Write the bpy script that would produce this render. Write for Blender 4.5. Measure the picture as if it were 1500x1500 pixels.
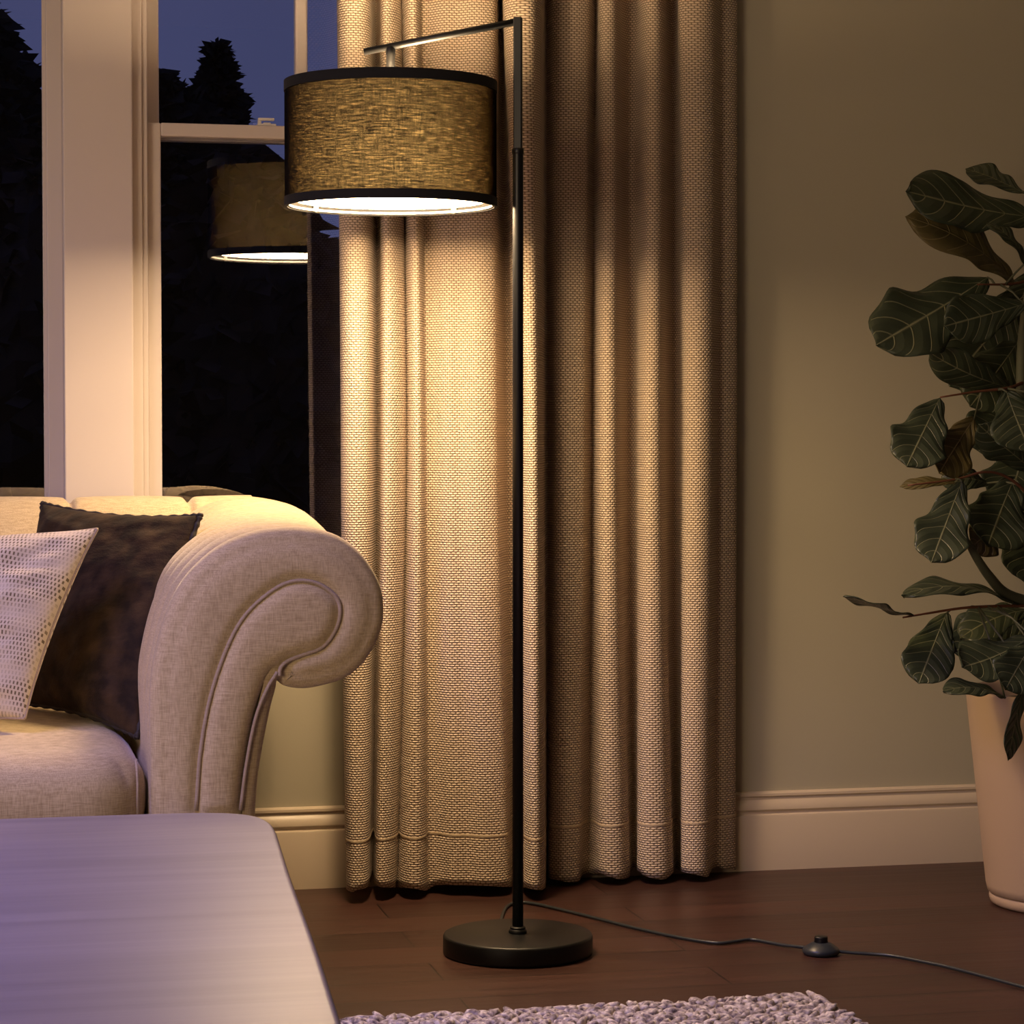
import bpy, bmesh, math, random
import numpy as np
from mathutils import Vector, Matrix
from mathutils.geometry import delaunay_2d_cdt

for o in list(bpy.data.objects):
    bpy.data.objects.remove(o)
C = bpy.context.scene.collection
S = bpy.context.scene
PI = math.pi

# ------------------------------------------------------------------ camera
cam = bpy.data.cameras.new('camera')
cam.sensor_width = 36.0
cam.lens = 36.0 * 3629.0 / 1500.0
cam.clip_end = 200
co = bpy.data.objects.new('camera', cam)
C.objects.link(co)
co.location = (0, 0, 0.926)
co.rotation_euler = (math.radians(90 - 1.957), 0, math.radians(-12.6))
S.camera = co

# ------------------------------------------------------------------ exposure
S.view_settings.view_transform = 'Standard'
S.view_settings.look = 'None'
S.view_settings.exposure = 0.0
S.view_settings.gamma = 1.0
S.view_settings.use_curve_mapping = False
S.cycles.use_denoising = True
S.cycles.max_bounces = 10
S.cycles.diffuse_bounces = 5
S.cycles.transparent_max_bounces = 24
S.cycles.sample_clamp_indirect = 4.0

# ------------------------------------------------------------------ dusk sky
W = bpy.data.worlds.new('dusk_sky')
S.world = W
W.use_nodes = True
nt = W.node_tree
nt.nodes.clear()
wo = nt.nodes.new('ShaderNodeOutputWorld')
bg = nt.nodes.new('ShaderNodeBackground')
tc = nt.nodes.new('ShaderNodeTexCoord')
sx = nt.nodes.new('ShaderNodeSeparateXYZ')
rp = nt.nodes.new('ShaderNodeValToRGB')
rp.color_ramp.elements[0].position = 0.0
rp.color_ramp.elements[0].color = (0.075, 0.082, 0.185, 1)
rp.color_ramp.elements[1].position = 0.5
rp.color_ramp.elements[1].color = (0.040, 0.045, 0.115, 1)
nz = nt.nodes.new('ShaderNodeTexNoise')
nz.inputs['Scale'].default_value = 7.0
nz.inputs['Detail'].default_value = 3.0
mx = nt.nodes.new('ShaderNodeMix')
mx.data_type = 'RGBA'
mx.blend_type = 'MULTIPLY'
mx.inputs['Factor'].default_value = 0.35
nt.links.new(tc.outputs['Generated'], sx.inputs[0])
nt.links.new(sx.outputs['Z'], rp.inputs[0])
nt.links.new(tc.outputs['Generated'], nz.inputs['Vector'])
nt.links.new(rp.outputs[0], mx.inputs[6])
nt.links.new(nz.outputs['Fac'], mx.inputs[7])
nt.links.new(mx.outputs[2], bg.inputs['Color'])
bg.inputs['Strength'].default_value = 1.45
nt.links.new(bg.outputs[0], wo.inputs[0])


# ------------------------------------------------------------------ large added fill lights
def area(name, loc, target, size, color, watts, size_y=None):
    l = bpy.data.lights.new(name, 'AREA')
    l.energy = watts
    l.color = color
    l.shape = 'RECTANGLE'
    l.size = size
    l.size_y = size_y or size
    o = bpy.data.objects.new(name, l)
    C.objects.link(o)
    o.location = loc
    d = Vector(target) - Vector(loc)
    o.rotation_euler = d.to_track_quat('-Z', 'Y').to_euler()
    return o


area('warm_fill_light', (-2.1, 0.3, 1.25), (0.7, 4.4, 0.75), 1.3, (1.0, 0.74, 0.48), 60)  # added warm fill from the left, out of view; no lamp stands here
area('lavender_fill_light', (-1.1, 2.75, 2.85), (-0.35, 3.0, 0.4), 1.4, (0.44, 0.38, 1.0), 42).data.spread = math.radians(95)  # added lavender fill for table and sofa; the ceiling above has no opening

# ------------------------------------------------------------------ mesh helpers


def link(name, me, parent=None):
    o = bpy.data.objects.new(name, me)
    C.objects.link(o)
    if parent is not None:
        o.parent = parent
    return o


def origin_of(p):
    v = Vector((0, 0, 0))
    while p is not None:
        v = v + Vector(p.location)
        p = p.parent
    return v


def mesh(name, verts, faces, mat, parent=None, smooth=True, uv=None, loc=None):
    """world-space vertices become one mesh object under its parent"""
    base = origin_of(parent) if parent is not None else Vector(loc or (0, 0, 0))
    me = bpy.data.meshes.new(name)
    me.from_pydata([tuple(Vector(v) - base) for v in verts], [], [tuple(f) for f in faces])
    if uv is not None:
        lay = me.uv_layers.new(name='UVMap')
        for lp in me.loops:
            lay.data[lp.index].uv = uv[lp.vertex_index]
    me.polygons.foreach_set('use_smooth', [smooth] * len(me.polygons))
    me.materials.append(mat)
    me.update()
    o = link(name, me, parent)
    if parent is None:
        o.location = base
    return o


def bm_obj(name, bm, mat, parent=None, smooth=True, loc=None):
    base = origin_of(parent) if parent is not None else Vector(loc or (0, 0, 0))
    bmesh.ops.recalc_face_normals(bm, faces=bm.faces[:])
    bmesh.ops.translate(bm, verts=bm.verts[:], vec=-base)
    me = bpy.data.meshes.new(name)
    bm.to_mesh(me)
    bm.free()
    me.polygons.foreach_set('use_smooth', [smooth] * len(me.polygons))
    me.materials.append(mat)
    o = link(name, me, parent)
    if parent is None:
        o.location = base
    return o


def bevel(o, w, seg=3, angle=40):
    m = o.modifiers.new('bevel', 'BEVEL')
    m.width = w
    m.segments = seg
    m.limit_method = 'ANGLE'
    m.angle_limit = math.radians(angle)
    m.harden_normals = False
    return o


def add_box(bm, x0, x1, y0, y1, z0, z1):
    vs = [bm.verts.new(p) for p in ((x0, y0, z0), (x1, y0, z0), (x1, y1, z0), (x0, y1, z0),
                                    (x0, y0, z1), (x1, y0, z1), (x1, y1, z1), (x0, y1, z1))]
    for f in ((0, 3, 2, 1), (4, 5, 6, 7), (0, 1, 5, 4), (1, 2, 6, 5), (2, 3, 7, 6), (3, 0, 4, 7)):
        bm.faces.new([vs[i] for i in f])


def boxes(name, lst, mat, parent=None, bev=0.0):
    bm = bmesh.new()
    for b in lst:
        add_box(bm, *b)
    o = bm_obj(name, bm, mat, parent, smooth=False)
    if bev:
        bevel(o, bev, 2)
    return o


def catmull(pts, n):
    """n samples per segment through the points"""
    P = [np.array(p, float) for p in pts]
    P = [2 * P[0] - P[1]] + P + [2 * P[-1] - P[-2]]
    out = []
    for i in range(1, len(P) - 2):
        a, b, c, d = P[i - 1], P[i], P[i + 1], P[i + 2]
        for k in range(n):
            t = k / n
            out.append(0.5 * (2 * b + (c - a) * t + (2 * a - 5 * b + 4 * c - d) * t * t + (3 * b - a - 3 * c + d) * t ** 3))
    out.append(P[-2])
    return out


def tube_geo(path, rad, seg=10, caps=True):
    """rings along a path; rad is a number or a list"""
    pts = [Vector(p) for p in path]
    n = len(pts)
    rads = rad if isinstance(rad, (list, tuple)) else [rad] * n
    verts, faces = [], []
    ref = None
    for i, p in enumerate(pts):
        t = (pts[min(i + 1, n - 1)] - pts[max(i - 1, 0)]).normalized()
        if ref is None:
            ref = Vector((0, 0, 1)) if abs(t.z) < 0.9 else Vector((1, 0, 0))
            ref = (ref - t * ref.dot(t)).normalized()
        else:
            ref = (ref - t * ref.dot(t)).normalized()
        bn = t.cross(ref)
        for k in range(seg):
            a = 2 * PI * k / seg
            verts.append(p + (ref * math.cos(a) + bn * math.sin(a)) * rads[i])
    for i in range(n - 1):
        for k in range(seg):
            a, b = i * seg + k, i * seg + (k + 1) % seg
            faces.append((a, b, b + seg, a + seg))
    if caps:
        faces.append(tuple(range(seg - 1, -1, -1)))
        faces.append(tuple((n - 1) * seg + k for k in range(seg)))
    return verts, faces


def tube(name, path, rad, mat, parent=None, seg=10):
    v, f = tube_geo(path, rad, seg)
    return mesh(name, v, f, mat, parent)


def lathe(name, prof, cx, cy, mat, parent=None, seg=64, loc=None):
    """prof = list of (r, z); r = 0 closes the end"""
    verts, faces, rings = [], [], []
    for r, z in prof:
        if r <= 1e-6:
            rings.append([len(verts)])
            verts.append((cx, cy, z))
        else:
            rings.append(list(range(len(verts), len(verts) + seg)))
            verts += [(cx + r * math.cos(2 * PI * k / seg), cy + r * math.sin(2 * PI * k / seg), z) for k in range(seg)]
    for a, b in zip(rings[:-1], rings[1:]):
        for k in range(seg):
            k2 = (k + 1) % seg
            if len(a) == 1 and len(b) == 1:
                continue
            if len(a) == 1:
                faces.append((a[0], b[k2], b[k]))
            elif len(b) == 1:
                faces.append((a[k], a[k2], b[0]))
            else:
                faces.append((a[k], a[k2], b[k2], b[k]))
    return mesh(name, verts, faces, mat, parent, loc=loc)


def hard(o, angle=35):
    """smooth shading that keeps sharp edges"""
    me = o.data
    bm = bmesh.new()
    bm.from_mesh(me)
    for e in bm.edges:
        if len(e.link_faces) == 2 and e.calc_face_angle(0) > math.radians(angle):
            e.smooth = False
    bm.to_mesh(me)
    bm.free()
    return o


def thing(name, label, cat, loc, group=None):
    o = bpy.data.objects.new(name, None)
    C.objects.link(o)
    o.empty_display_size = 0.1
    o.location = loc
    o['label'] = label
    o['category'] = cat
    if group:
        o['group'] = group
    return o


def tag(o, label, cat, group=None):
    o['label'] = label
    o['category'] = cat
    if group:
        o['group'] = group
    return o


def struct(o, label=None, cat=None):
    o['kind'] = 'structure'
    if label:
        o['label'] = label
        o['category'] = cat
    return o


# ------------------------------------------------------------------ materials
class NT:
    def __init__(self, name):
        self.m = bpy.data.materials.new(name)
        self.m.use_nodes = True
        self.t = self.m.node_tree
        self.t.nodes.clear()
        self.out = self.n('ShaderNodeOutputMaterial')

    def n(self, typ, **kw):
        nd = self.t.nodes.new(typ)
        for k, v in kw.items():
            setattr(nd, k, v)
        return nd

    def set(self, sock, v):
        if hasattr(v, 'is_output'):
            self.t.links.new(v, sock)
        elif isinstance(v, (tuple, list)) and len(v) == 3 and sock.type == 'RGBA':
            sock.default_value = (*v, 1)
        else:
            sock.default_value = v

    def math(self, op, a, b=0.0, c=None):
        nd = self.n('ShaderNodeMath', operation=op)
        self.set(nd.inputs[0], a)
        self.set(nd.inputs[1], b)
        if c is not None:
            self.set(nd.inputs[2], c)
        return nd.outputs[0]

    def mix(self, f, a, b, blend='MIX'):
        nd = self.n('ShaderNodeMix', data_type='RGBA', blend_type=blend)
        self.set(nd.inputs[0], f)
        self.set(nd.inputs[6], a)
        self.set(nd.inputs[7], b)
        return nd.outputs[2]

    def coord(self, kind='Object', scale=(1, 1, 1), rot=(0, 0, 0)):
        tcn = self.n('ShaderNodeTexCoord')
        mp = self.n('ShaderNodeMapping')
        mp.inputs['Scale'].default_value = scale
        mp.inputs['Rotation'].default_value = rot
        self.t.links.new(tcn.outputs[kind], mp.inputs[0])
        return mp.outputs[0]

    def noise(self, vec, scale, detail=4, rough=0.5):
        nd = self.n('ShaderNodeTexNoise')
        self.set(nd.inputs['Vector'], vec)
        nd.inputs['Scale'].default_value = scale
        nd.inputs['Detail'].default_value = detail
        nd.inputs['Roughness'].default_value = rough
        return nd.outputs['Fac']

    def ramp(self, f, stops):
        nd = self.n('ShaderNodeValToRGB')
        el = nd.color_ramp.elements
        while len(el) < len(stops):
            el.new(0.5)
        for e, (p, c) in zip(el, stops):
            e.position = p
            e.color = (*c, 1) if len(c) == 3 else c
        self.set(nd.inputs[0], f)
        return nd.outputs[0]

    def bump(self, h, strength=0.3, dist=0.002):
        nd = self.n('ShaderNodeBump')
        nd.inputs['Strength'].default_value = strength
        nd.inputs['Distance'].default_value = dist
        self.set(nd.inputs['Height'], h)
        return nd.outputs[0]

    def pbr(self, color, rough=0.6, normal=None, metal=0.0, sheen=0.0, spec=None, **kw):
        nd = self.n('ShaderNodeBsdfPrincipled')
        self.set(nd.inputs['Base Color'], color)
        self.set(nd.inputs['Roughness'], rough)
        self.set(nd.inputs['Metallic'], metal)
        if sheen:
            nd.inputs['Sheen Weight'].default_value = sheen
            nd.inputs['Sheen Roughness'].default_value = 0.4
        if spec is not None:
            nd.inputs['Specular IOR Level'].default_value = spec
        if normal is not None:
            self.set(nd.inputs['Normal'], normal)
        self.t.links.new(nd.outputs[0], self.out.inputs[0])
        return nd


def m_paint(name, col, rough=0.5, grain=220, amt=0.08, var=0.04):
    k = NT(name)
    v = k.coord('Object')
    n = k.noise(v, grain, 3)
    n2 = k.noise(v, 3.0, 3)
    c = k.mix(n2, tuple(x * (1 - var) for x in col), tuple(min(1, x * (1 + var)) for x in col))
    k.pbr(c, rough, k.bump(n, amt, 0.001))
    return k.m


def m_linen(name, c0, c1, scale=1.0, bump=0.25):
    """linen with slubs running both ways"""
    k = NT(name)
    a = k.noise(k.coord('Object', (700 * scale, 700 * scale, 60 * scale)), 1.0, 3)
    b = k.noise(k.coord('Object', (60 * scale, 60 * scale, 900 * scale)), 1.0, 3)
    s = k.math('MULTIPLY', k.math('ADD', a, b), 0.5)
    big = k.noise(k.coord('Object'), 9.0, 3)
    f = k.ramp(s, [(0.36, (0, 0, 0)), (0.62, (1, 1, 1))])
    c = k.mix(f, c0, c1)
    c = k.mix(k.math('MULTIPLY', big, 0.25), c, tuple(x * 0.8 for x in c0))
    k.pbr(c, 0.9, k.bump(s, bump, 0.0015), sheen=0.25, spec=0.2)
    return k.m


def m_weave(name, c_hi, c_lo, wid=0.0092, hei=0.0047):
    """coarse basket weave in metres of cloth (UV)"""
    k = NT(name)
    tcn = k.n('ShaderNodeTexCoord')
    wob = k.n('ShaderNodeTexNoise')
    wob.inputs['Scale'].default_value = 60
    k.t.links.new(tcn.outputs['UV'], wob.inputs['Vector'])
    ad = k.n('ShaderNodeVectorMath', operation='MULTIPLY_ADD')
    k.t.links.new(wob.outputs['Color'], ad.inputs[0])
    ad.inputs[1].default_value = (0.0016, 0.0012, 0)
    k.t.links.new(tcn.outputs['UV'], ad.inputs[2])
    sep = k.n('ShaderNodeSeparateXYZ')
    k.t.links.new(ad.outputs[0], sep.inputs[0])
    row = k.math('DIVIDE', sep.outputs['Y'], hei)
    odd = k.math('MULTIPLY', k.math('MODULO', k.math('FLOOR', row), 2.0), 0.5)
    col = k.math('ADD', k.math('DIVIDE', sep.outputs['X'], wid), odd)
    ru = k.math('ABSOLUTE', k.math('SUBTRACT', k.math('FRACT', row), 0.5))
    cu = k.math('ABSOLUTE', k.math('SUBTRACT', k.math('FRACT', col), 0.5))
    d = k.math('ADD', k.math('POWER', k.math('MULTIPLY', ru, 2.0), 2.6), k.math('POWER', k.math('MULTIPLY', cu, 2.0), 3.5))
    h = k.math('SUBTRACT', 1.0, k.math('MINIMUM', d, 1.0))
    var = k.noise(tcn.outputs['UV'], 340, 2)
    f = k.math('MULTIPLY', k.math('POWER', h, 0.6), k.math('ADD', 0.65, k.math('MULTIPLY', var, 0.6)))
    c = k.mix(f, c_lo, c_hi)
    k.pbr(c, 0.9, k.bump(h, 0.75, 0.0028), sheen=0.15, spec=0.15)
    return k.m


M = {}
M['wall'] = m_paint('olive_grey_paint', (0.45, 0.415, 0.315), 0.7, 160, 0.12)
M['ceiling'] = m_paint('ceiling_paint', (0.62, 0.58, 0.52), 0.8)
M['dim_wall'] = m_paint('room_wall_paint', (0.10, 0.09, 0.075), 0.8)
M['trim'] = m_paint('cream_gloss_paint', (0.62, 0.52, 0.40), 0.38, 40, 0.02, 0.02)
M['frame'] = m_paint('white_window_paint', (0.66, 0.585, 0.56), 0.4, 40, 0.02, 0.02)
M['linen'] = m_linen('beige_linen', (0.38, 0.285, 0.16), (0.63, 0.505, 0.31))
M['piping'] = m_linen('beige_linen_piping', (0.33, 0.25, 0.175), (0.46, 0.36, 0.27))
M['curtain'] = m_weave('cream_basket_weave', (0.82, 0.67, 0.52), (0.17, 0.118, 0.072))
M['lock'] = m_paint('lock_enamel', (0.8, 0.76, 0.74), 0.3, 40, 0.01, 0.01)


def m_floor():
    k = NT('dark_walnut_planks')
    v = k.coord('Object')
    br = k.n('ShaderNodeTexBrick')
    k.t.links.new(v, br.inputs['Vector'])
    br.offset = 0.37
    br.inputs['Scale'].default_value = 1.0
    br.inputs['Brick Width'].default_value = 1.25
    br.inputs['Row Height'].default_value = 0.135
    br.inputs['Mortar Size'].default_value = 0.0016
    br.inputs['Mortar Smooth'].default_value = 0.1
    br.inputs['Bias'].default_value = 0.0
    br.inputs['Color1'].default_value = (0.0, 0.0, 0.0, 1)
    br.inputs['Color2'].default_value = (1.0, 1.0, 1.0, 1)
    br.inputs['Mortar'].default_value = (0.5, 0.5, 0.5, 1)
    sep = k.n('ShaderNodeSeparateColor')
    k.t.links.new(br.outputs['Color'], sep.inputs[0])
    # grain stretched along the boards, shifted from board to board
    mp = k.n('ShaderNodeVectorMath', operation='MULTIPLY_ADD')
    k.t.links.new(br.outputs['Color'], mp.inputs[0])
    mp.inputs[1].default_value = (7.3, 3.1, 0)
    k.t.links.new(v, mp.inputs[2])
    m2 = k.n('ShaderNodeMapping')
    m2.inputs['Scale'].default_value = (2.2, 60, 1)
    k.t.links.new(mp.outputs[0], m2.inputs[0])
    g = k.noise(m2.outputs[0], 1.0, 6, 0.62)
    m3 = k.n('ShaderNodeMapping')
    m3.inputs['Scale'].default_value = (1.0, 9, 1)
    k.t.links.new(mp.outputs[0], m3.inputs[0])
    g2 = k.noise(m3.outputs[0], 1.3, 3)
    base = k.mix(sep.outputs[0], (0.034, 0.0155, 0.012), (0.086, 0.036, 0.028))
    c = k.mix(k.ramp(g, [(0.35, (0, 0, 0)), (0.68, (1, 1, 1))]), k.mix(0.72, base, (0.016, 0.008, 0.007)), base)
    c = k.mix(k.math('MULTIPLY', g2, 0.5), c, (0.088, 0.034, 0.022))
    c = k.mix(br.outputs['Fac'], c, (0.010, 0.006, 0.005))
    h = k.math('SUBTRACT', k.math('MULTIPLY', g, 0.25), br.outputs['Fac'])
    k.pbr(c, k.math('ADD', 0.30, k.math('MULTIPLY', g, 0.22)), k.bump(h, 0.18, 0.0015), spec=0.45)
    return k.m


M['floor'] = m_floor()


def m_glass():
    k = NT('coated_window_glass')
    tr = k.n('ShaderNodeBsdfTransparent')
    tr.inputs[0].default_value = (0.93, 0.94, 0.96, 1)
    gl = k.n('ShaderNodeBsdfGlossy')
    gl.inputs['Roughness'].default_value = 0.0
    gl.inputs['Color'].default_value = (0.95, 0.95, 1.0, 1)
    mxs = k.n('ShaderNodeMixShader')
    mxs.inputs[0].default_value = 0.16
    k.t.links.new(tr.outputs[0], mxs.inputs[1])
    k.t.links.new(gl.outputs[0], mxs.inputs[2])
    k.t.links.new(mxs.outputs[0], k.out.inputs[0])
    return k.m


M['glass'] = m_glass()

# ------------------------------------------------------------------ the room shell
WY = 4.93                                             # inner face of the window wall
struct(boxes('floor', [(-3.0, 3.2, -2.6, 5.1, -0.06, 0.0)], M['floor']))
struct(boxes('ceiling', [(-3.0, 3.2, -2.6, 5.1, 2.95, 3.0)], M['ceiling']))
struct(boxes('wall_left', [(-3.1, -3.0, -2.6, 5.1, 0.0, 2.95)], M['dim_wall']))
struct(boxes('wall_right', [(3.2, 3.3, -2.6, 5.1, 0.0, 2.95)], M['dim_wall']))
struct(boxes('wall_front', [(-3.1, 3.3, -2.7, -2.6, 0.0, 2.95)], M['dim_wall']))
Z0, Z1 = 0.62, 2.24                                   # window openings
struct(boxes('wall_back', [
    (-3.0, 3.2, WY, 5.10, 0.0, Z0), (-3.0, 3.2, WY, 5.10, Z1, 2.95),
    (-3.0, -0.78, WY, 5.10, Z0, Z1), (0.215, 0.325, WY, 5.10, Z0, Z1), (1.02, 3.2, WY, 5.10, Z0, Z1)], M['wall']))

# baseboard with a moulded cap
prof = [(4.93, 0.0), (4.912, 0.0), (4.912, 0.112), (4.9135, 0.116), (4.918, 0.118), (4.918, 0.122), (4.914, 0.127),
        (4.9145, 0.134), (4.9185, 0.142), (4.9225, 0.147), (4.9225, 0.152), (4.9195, 0.155), (4.920, 0.160), (4.924, 0.163), (4.93, 0.164)]
vs, fs = [], []
for x in (-3.0, 3.2):
    vs += [(x, y, z) for y, z in prof]
n = len(prof)
fs = [(i, i + 1, i + 1 + n, i + n) for i in range(n - 1)] + [tuple(range(n - 1, -1, -1)), tuple(range(n, 2 * n))]
struct(hard(mesh('baseboard_back', vs, fs, M['trim']), 25))

# the white post between the windows, with a stepped stop on its right side
struct(boxes('trim_1', [(0.203, 0.337, 4.905, 5.08, 0.60, 2.239)], M['frame'], bev=0.003))
struct(boxes('trim_2', [(-0.85, 0.70, 4.880, 4.985, 0.585, 0.615)], M['frame'], bev=0.004))
struct(boxes('trim_3', [(-0.90, 1.10, 4.905, 4.932, 2.24, 2.36)], M['frame'], bev=0.004))
struct(boxes('trim_4', [(-0.88, -0.78, 4.905, 5.0, 0.60, 2.239)], M['frame'], bev=0.003))
struct(boxes('trim_5', [(1.00, 1.075, 4.912, 5.0, 0.60, 2.239)], M['frame'], bev=0.003))


def window(name, loc, label):
    o = thing(name, label, 'window', loc)
    o['kind'] = 'structure'
    return o


w1 = window('window_1', (0.67, 5.0, Z0), 'white double-hung sash window half covered by the cream curtain')
boxes('jamb', [(0.337, 0.3575, 4.935, 5.08, 0.615, 2.25), (0.3575, 0.369, 4.946, 5.08, 0.615, 2.25), (0.985, 1.02, 4.94, 5.08, 0.615, 2.25)], M['frame'], w1, 0.002)
up = boxes('upper_sash', [(0.366, 0.397, 5.010, 5.045, 1.500, 2.25), (0.955, 0.99, 5.010, 5.045, 1.50, 2.25),
                          (0.3975, 0.9545, 5.011, 5.044, 1.500, 1.528), (0.3975, 0.9545, 5.011, 5.044, 2.20, 2.25)], M['frame'], w1, 0.003)
boxes('muntin', [(0.672, 0.697, 5.012, 5.043, 1.52, 2.22)], M['frame'], up, 0.004)
boxes('pane', [(0.39, 0.96, 5.026, 5.030, 1.52, 2.21)], M['glass'], up)
lo = boxes('lower_sash', [(0.369, 0.397, 4.972, 5.008, 0.615, 1.53), (0.955, 0.988, 4.972, 5.008, 0.615, 1.53),
                          (0.3972, 0.9548, 4.9725, 5.0075, 1.504, 1.5305), (0.3972, 0.9548, 4.9725, 5.0075, 0.615, 0.69)], M['frame'], w1, 0.003)
boxes('pane', [(0.39, 0.96, 4.990, 4.994, 0.68, 1.51)], M['glass'], lo)
lk = boxes('sash_lock', [(0.590, 0.628, 4.976, 5.002, 1.5305, 1.5345), (0.592, 0.599, 4.982, 4.996, 1.5345, 1.543),
                         (0.592, 0.6245, 4.980, 4.990, 1.541, 1.5465), (0.603, 0.618, 4.984, 4.999, 1.5345, 1.538)], M['lock'], lo, 0.0015)
w2 = window('window_2', (-0.3, 5.0, Z0), 'white fixed picture window left of the post, behind the sofa')
f2 = boxes('sash', [(0.173, 0.205, 4.968, 5.04, 0.615, 2.25), (-0.79, -0.74, 4.968, 5.04, 0.615, 2.25),
                    (-0.7395, 0.1725, 4.9685, 5.0395, 0.615, 0.68), (-0.7395, 0.1725, 4.9685, 5.0395, 2.19, 2.25)], M['frame'], w2, 0.003)
boxes('glazing_bead', [(0.1665, 0.174, 4.979, 4.999, 0.67, 2.20)], M['frame'], f2, 0.001)
boxes('pane', [(-0.75, 0.175, 4.993, 4.997, 0.67, 2.20)], M['glass'], w2)

# ------------------------------------------------------------------ outside: lawn and dark trees


def m_leafmass(name, c0, c1):
    k = NT(name)
    nz_ = k.noise(k.coord('Object'), 2.3, 4)
    k.pbr(k.mix(nz_, c0, c1), 0.8, spec=0.2)
    return k.m


M['conifer'] = m_leafmass('dark_conifer_needles', (0.020, 0.022, 0.022), (0.040, 0.045, 0.040))
M['shrub'] = m_leafmass('dark_shrub_leaves', (0.026, 0.022, 0.020), (0.045, 0.038, 0.034))
M['bark'] = m_leafmass('dark_bark', (0.03, 0.022, 0.016), (0.06, 0.045, 0.035))
M['lawn'] = m_leafmass('night_lawn', (0.022, 0.022, 0.018), (0.035, 0.032, 0.026))
struct(boxes('ground', [(-40, 60, 5.2, 70, -0.75, -0.60)], M['lawn']))


def leafy(name, env, n, size, mat, parent, seed, core=0.8):
    """leaf clumps filling an envelope around a solid inner mass; env(u, a) gives radius and z"""
    rnd = random.Random(seed)
    ox, oy = parent.location.x, parent.location.y
    v, f = [], []
    K, R = 28, 22                                     # inner mass
    for i in range(R + 1):
        for k in range(K):
            a = 2 * PI * k / K
            r, z = env(i / R, a)
            r *= core * (0.85 + 0.3 * rnd.random())
            v.append((ox + r * math.cos(a), oy + r * math.sin(a), z))
    for i in range(R):
        for k in range(K):
            a, b = i * K + k, i * K + (k + 1) % K
            f.append((a, b, b + K, a + K))
    for _ in range(n):
        u, a = rnd.random(), 2 * PI * rnd.random()
        r, z = env(u, a)
        r *= 0.72 + 0.36 * rnd.random()
        c = Vector((ox + r * math.cos(a), oy + r * math.sin(a), z + rnd.uniform(-.05, .05)))
        d = Vector((math.cos(a) + rnd.uniform(-.6, .6), math.sin(a) + rnd.uniform(-.6, .6), rnd.uniform(-.5, .5))).normalized()
        s = d.cross(Vector((rnd.uniform(-1, 1), rnd.uniform(-1, 1), rnd.uniform(-1, 1)))).normalized()
        L = size * rnd.uniform(.6, 1.4)
        i0 = len(v)
        v += [c - d * L * .5, c + s * L * .3, c + d * L * .6, c - s * L * .3]
        f.append((i0, i0 + 1, i0 + 2, i0 + 3))
    return mesh(name, v, f, mat, parent, smooth=False)


def conifer(x, y, h, w, seed, label):
    t = thing('conifer', label, 'tree', (x, y, -0.6), 'trees beyond the window')
    tube('trunk', [(x, y, -0.62), (x, y, h * .5), (x, y, h * .92)], [.16, .10, .03], M['bark'], t)
    tiers = 9

    def env(u, a):
        z = -0.2 + (h + 0.2) * u
        saw = 1 - (u * tiers) % 1.0
        return w * (1 - u) ** .9 * (.66 + .5 * saw) * (1 + .18 * math.sin(3 * a + 9 * u) + .1 * math.sin(7 * a)) + .03, z
    leafy('foliage', env, 5200, .17, M['conifer'], t, seed, .75)


def round_tree(x, y, zc, rr, hh, seed, label, mat='conifer'):
    t = thing('tree', label, 'tree', (x, y, -0.6), 'trees beyond the window')
    tube('trunk', [(x, y, -0.62), (x + .05, y, zc * .5), (x, y, zc)], [.17, .12, .06], M['bark'], t)

    def env(u, a):
        s = math.sin(PI * min(max(u, .01), .99))
        return rr * s ** .6 * (1 + .22 * math.sin(3 * a + 5 * u + seed) + .12 * math.sin(8 * a + 11 * u)), zc - hh + 2 * hh * u
    leafy('foliage', env, 4200, .17, M[mat], t, seed, .8)


def shrub(x, y, rr, hh, seed, label):
    t = thing('shrub', label, 'shrub', (x, y, -0.6), 'dark shrubs beyond the window')

    def env(u, a):
        return rr * max(.02, 1 - u ** 3.0) ** .6 * (1 + .1 * math.sin(4 * a + seed)), -0.62 + (hh + .62) * u
    leafy('foliage', env, 1600, .22, M['shrub'], t, seed, .92)


conifer(2.16, 21.0, 4.12, 1.08, 3, 'dark pointed conifer silhouetted against the dusk sky through the right window')
round_tree(1.45, 18.5, 2.35, .55, 1.15, 5, 'dark rounded treetop left of the pointed conifer, beside the white window post')
round_tree(-.02, 19.6, 2.50, .90, 1.80, 8, 'dark broad tree filling the left window')
for i, (x, y, rr, hh, lb) in enumerate([
        (-1.16, 12.5, 1.15, 2.2, 'dark shrub at the left edge of the left window'),
        (.59, 16.0, 1.2, 2.66, 'tall dark shrub below the broad tree in the left window'),
        (1.47, 13.2, .72, 2.37, 'dark shrub under the pointed conifer in the right window'),
        (2.72, 15.4, .74, 2.29, 'dark shrub right of the pointed conifer, behind the lamp shade reflection'),
        (3.38, 12.6, .95, 1.77, 'dark shrub seen through the pane beside the curtain')]):
    shrub(x, y, rr, hh, 20 + i, lb)

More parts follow.
